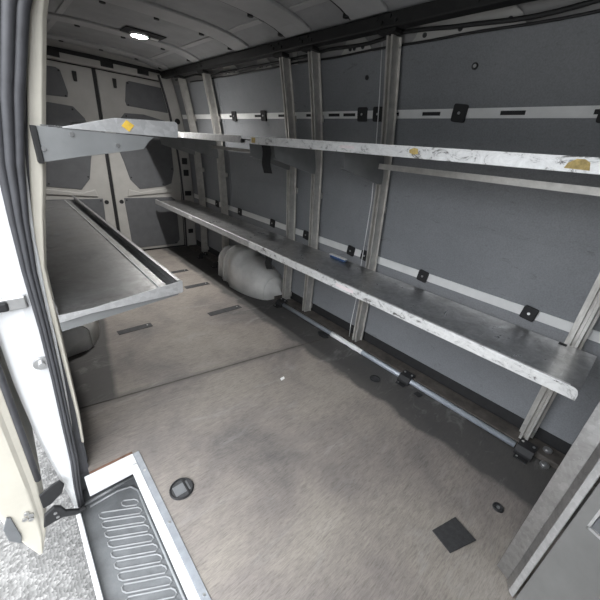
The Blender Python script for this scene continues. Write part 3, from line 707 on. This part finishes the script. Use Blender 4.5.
mb = MB(); mb.prism([(1.62, 1.385), (1.655, 1.37), (1.672, 1.42), (1.66, 1.47), (1.635, 1.475), (1.615, 1.44)], lambda a, b_, d: (a, b_, d), .0006, .02)
tag(mb.build('rubber_plug', 'black', bevel=.006), 'lumpy black rubber plug on floor by the white taped tube', 'plug')
mb = MB(); mb.prism([(1.628, .58), (1.668, .575), (1.668, .615), (1.63, .62)], lambda a, b_, d: (a, b_, d), .0006, .006)
tag(mb.build('rubber_pad', 'black', bevel=.002), 'tiny black pad on floor in front of the blue grey tube', 'pad')

# straps hanging from the shelves
def strap(label, y, x, zt, zb_, w):
    rg = []; u = Vector((.8, -.6, 0)); n_ = Vector((.6, .8, 0)) * .004
    for k in range(9):
        f = k / 8; z = zt + (zb_ - zt) * f
        c = Vector((x + .006 * math.sin(k * .9), y - .03 * f, z))
        rg.append([tuple(c - u * w / 2), tuple(c + u * w / 2), tuple(c + u * w / 2 + n_), tuple(c - u * w / 2 + n_)])
    mb = MB(); mb.sweep(rg); return tag(mb.build('hanging_strap', 'webbing'), label, 'strap', 'black straps hanging from the shelves')
strap('black webbing strap hanging from front edge of the upper shelf', 1.83, XU + .034, 1.306, 1.145, .055)
strap('black webbing strap hanging from lower shelf in front of the wheel arch', 1.83, XL + .034, .587, .475, .05)

# tool lying on the lower shelf and the pale cord
t = thing('hand_tool', (1.70, 1.42, SH_Z), 'small silver and blue bar lying on the right lower shelf', 'tool')
mb = MB(); mb.box((1.690, 1.355, SH_Z + .0006), (1.716, 1.50, SH_Z + .018)); mb.build('grip', 'blue', t, .005)
mb = MB(); mb.box((1.684, 1.35, SH_Z + .0186), (1.712, 1.505, SH_Z + .026)); mb.build('blade', 'strip', t, .003)
mb = MB(); mb.tube([(1.665, 1.305, 1.84), (1.69, 1.285, 1.6), (1.705, 1.265, 1.36), (1.708, 1.257, 1.29), (1.735, 1.25, 1.05), (1.750, 1.257, .64), (1.752, 1.255, .58), (1.754, 1.25, .35), (1.757, 1.262, .16), (1.765, 1.262, .036)], .0026, 6)
tag(mb.build('cord', 'string', smooth=True), 'thin pale cord hanging down the right wall beside an upright', 'cord')

# ------------------------------------------------------------------ sliding door (open, outside)
sd = thing('sliding_door', (-.17, 1.6, -.3), 'open white sliding door, its front edge standing outside beside the jamb', 'door')
zs = [-.31, -.22, -.1, .08, .25, .5, .8, 1.1, 1.4]
rings = []
for z in zs:
    xi = lerp([(-.31, -.195), (-.22, -.165), (-.1, -.142), (.08, -.128), (.5, -.122), (1.0, -.115), (1.4, -.07)], z)
    xo = lerp([(-.31, -.212), (-.22, -.235), (-.1, -.26), (.08, -.275), (.5, -.275), (1.0, -.26), (1.4, -.2)], z)
    rings.append([(xi, 1.235, z), (xi - .09 * (xi - xo), 1.205, z), (xi - .22 * (xi - xo), 1.20, z), (xi - .3 * (xi - xo), 1.192, z), (xo + .08 * (xi - xo), 1.192, z), (xo, 1.20, z), (xo, 2.4, z), (xi, 2.4, z)])
mb = MB(); mb.sweep(rings); mb.build('door_shell', 'cream', sd, .004)
mb = MB(); mb.tube([(lerp([(-.31, -.195), (-.1, -.142), (.08, -.128), (.5, -.122), (1.0, -.115), (1.4, -.07)], z) - .006, 1.205, z) for z in zs[3:]], .010, 8); mb.build('edge_seal', 'rubber', sd, smooth=True)
mb = MB(); mb.prism([(-.237, -.02), (-.247, -.01), (-.268, -.06), (-.268, -.13), (-.240, -.18), (-.232, -.14)], lambda a, b_, d: (a, d, b_), 1.183, 1.1915); mb.build('side_moulding', 'bumper', sd, .003)
for dx, dz in ((0, .015), (.010, -.004), (-.010, -.010), (.006, -.024)): MB().cyl((-.196 + dx, 1.192, -.055 + dz), (0, -1, 0), .009, .009, 8).build('adjuster_bolt', 'steel', sd, .001)
mb = MB(); mb.prism([(-.165, -.14), (-.15, -.075), (-.115, -.055), (-.095, -.075), (-.085, -.11), (-.045, -.145), (-.022, -.15), (-.022, -.163), (-.06, -.162), (-.10, -.135), (-.13, -.135)], lambda a, b_, d: (a, d, b_), 1.165, 1.18); ra = mb.build('roller_arm', 'black', sd, .004)
for x, z in ((-.118, -.088), (-.115, -.115)): MB().cyl((x, 1.165, z), (0, -1, 0), .006, .003, 8).build('arm_bolt', 'steel', ra)
mb = MB(); mb.prism([(-.148, -.055), (-.146, .02), (-.10, .045), (-.075, .05), (-.065, .02), (-.08, -.02), (-.12, -.05)], lambda a, b_, d: (a, d, b_), 1.182, 1.191); mb.build('bump_stop', 'black', sd, .004)

# ------------------------------------------------------------------ light
w = bpy.data.worlds.new('world'); SC.world = w; w.use_nodes = True
nt = w.node_tree; bg = nt.nodes['Background']
tc = nt.nodes.new('ShaderNodeTexCoord'); sx = nt.nodes.new('ShaderNodeSeparateXYZ'); nt.links.new(tc.outputs['Generated'], sx.inputs[0])
r = ramp(nt, sx.outputs['Z'], [(0, (.16, .16, .16)), (.585, (.20, .21, .22)), (.63, (.90, .94, 1.0)), (1, (.95, .98, 1.0))])
mpz = N(nt, 'ShaderNodeMath', operation='MULTIPLY_ADD'); nt.links.new(sx.outputs['Z'], mpz.inputs[0]); mpz.inputs[1].default_value = .5; mpz.inputs[2].default_value = .5
nt.links.new(mpz.outputs[0], r.inputs[0]); nt.links.new(r.outputs[0], bg.inputs['Color'])
bg.inputs['Strength'].default_value = 4.2
vs = SC.view_settings; vs.view_transform = 'Standard'; vs.look = 'None'; vs.gamma = 1; vs.use_curve_mapping = False; vs.exposure = 0.8
SC.cycles.max_bounces = 10; SC.cycles.diffuse_bounces = 6
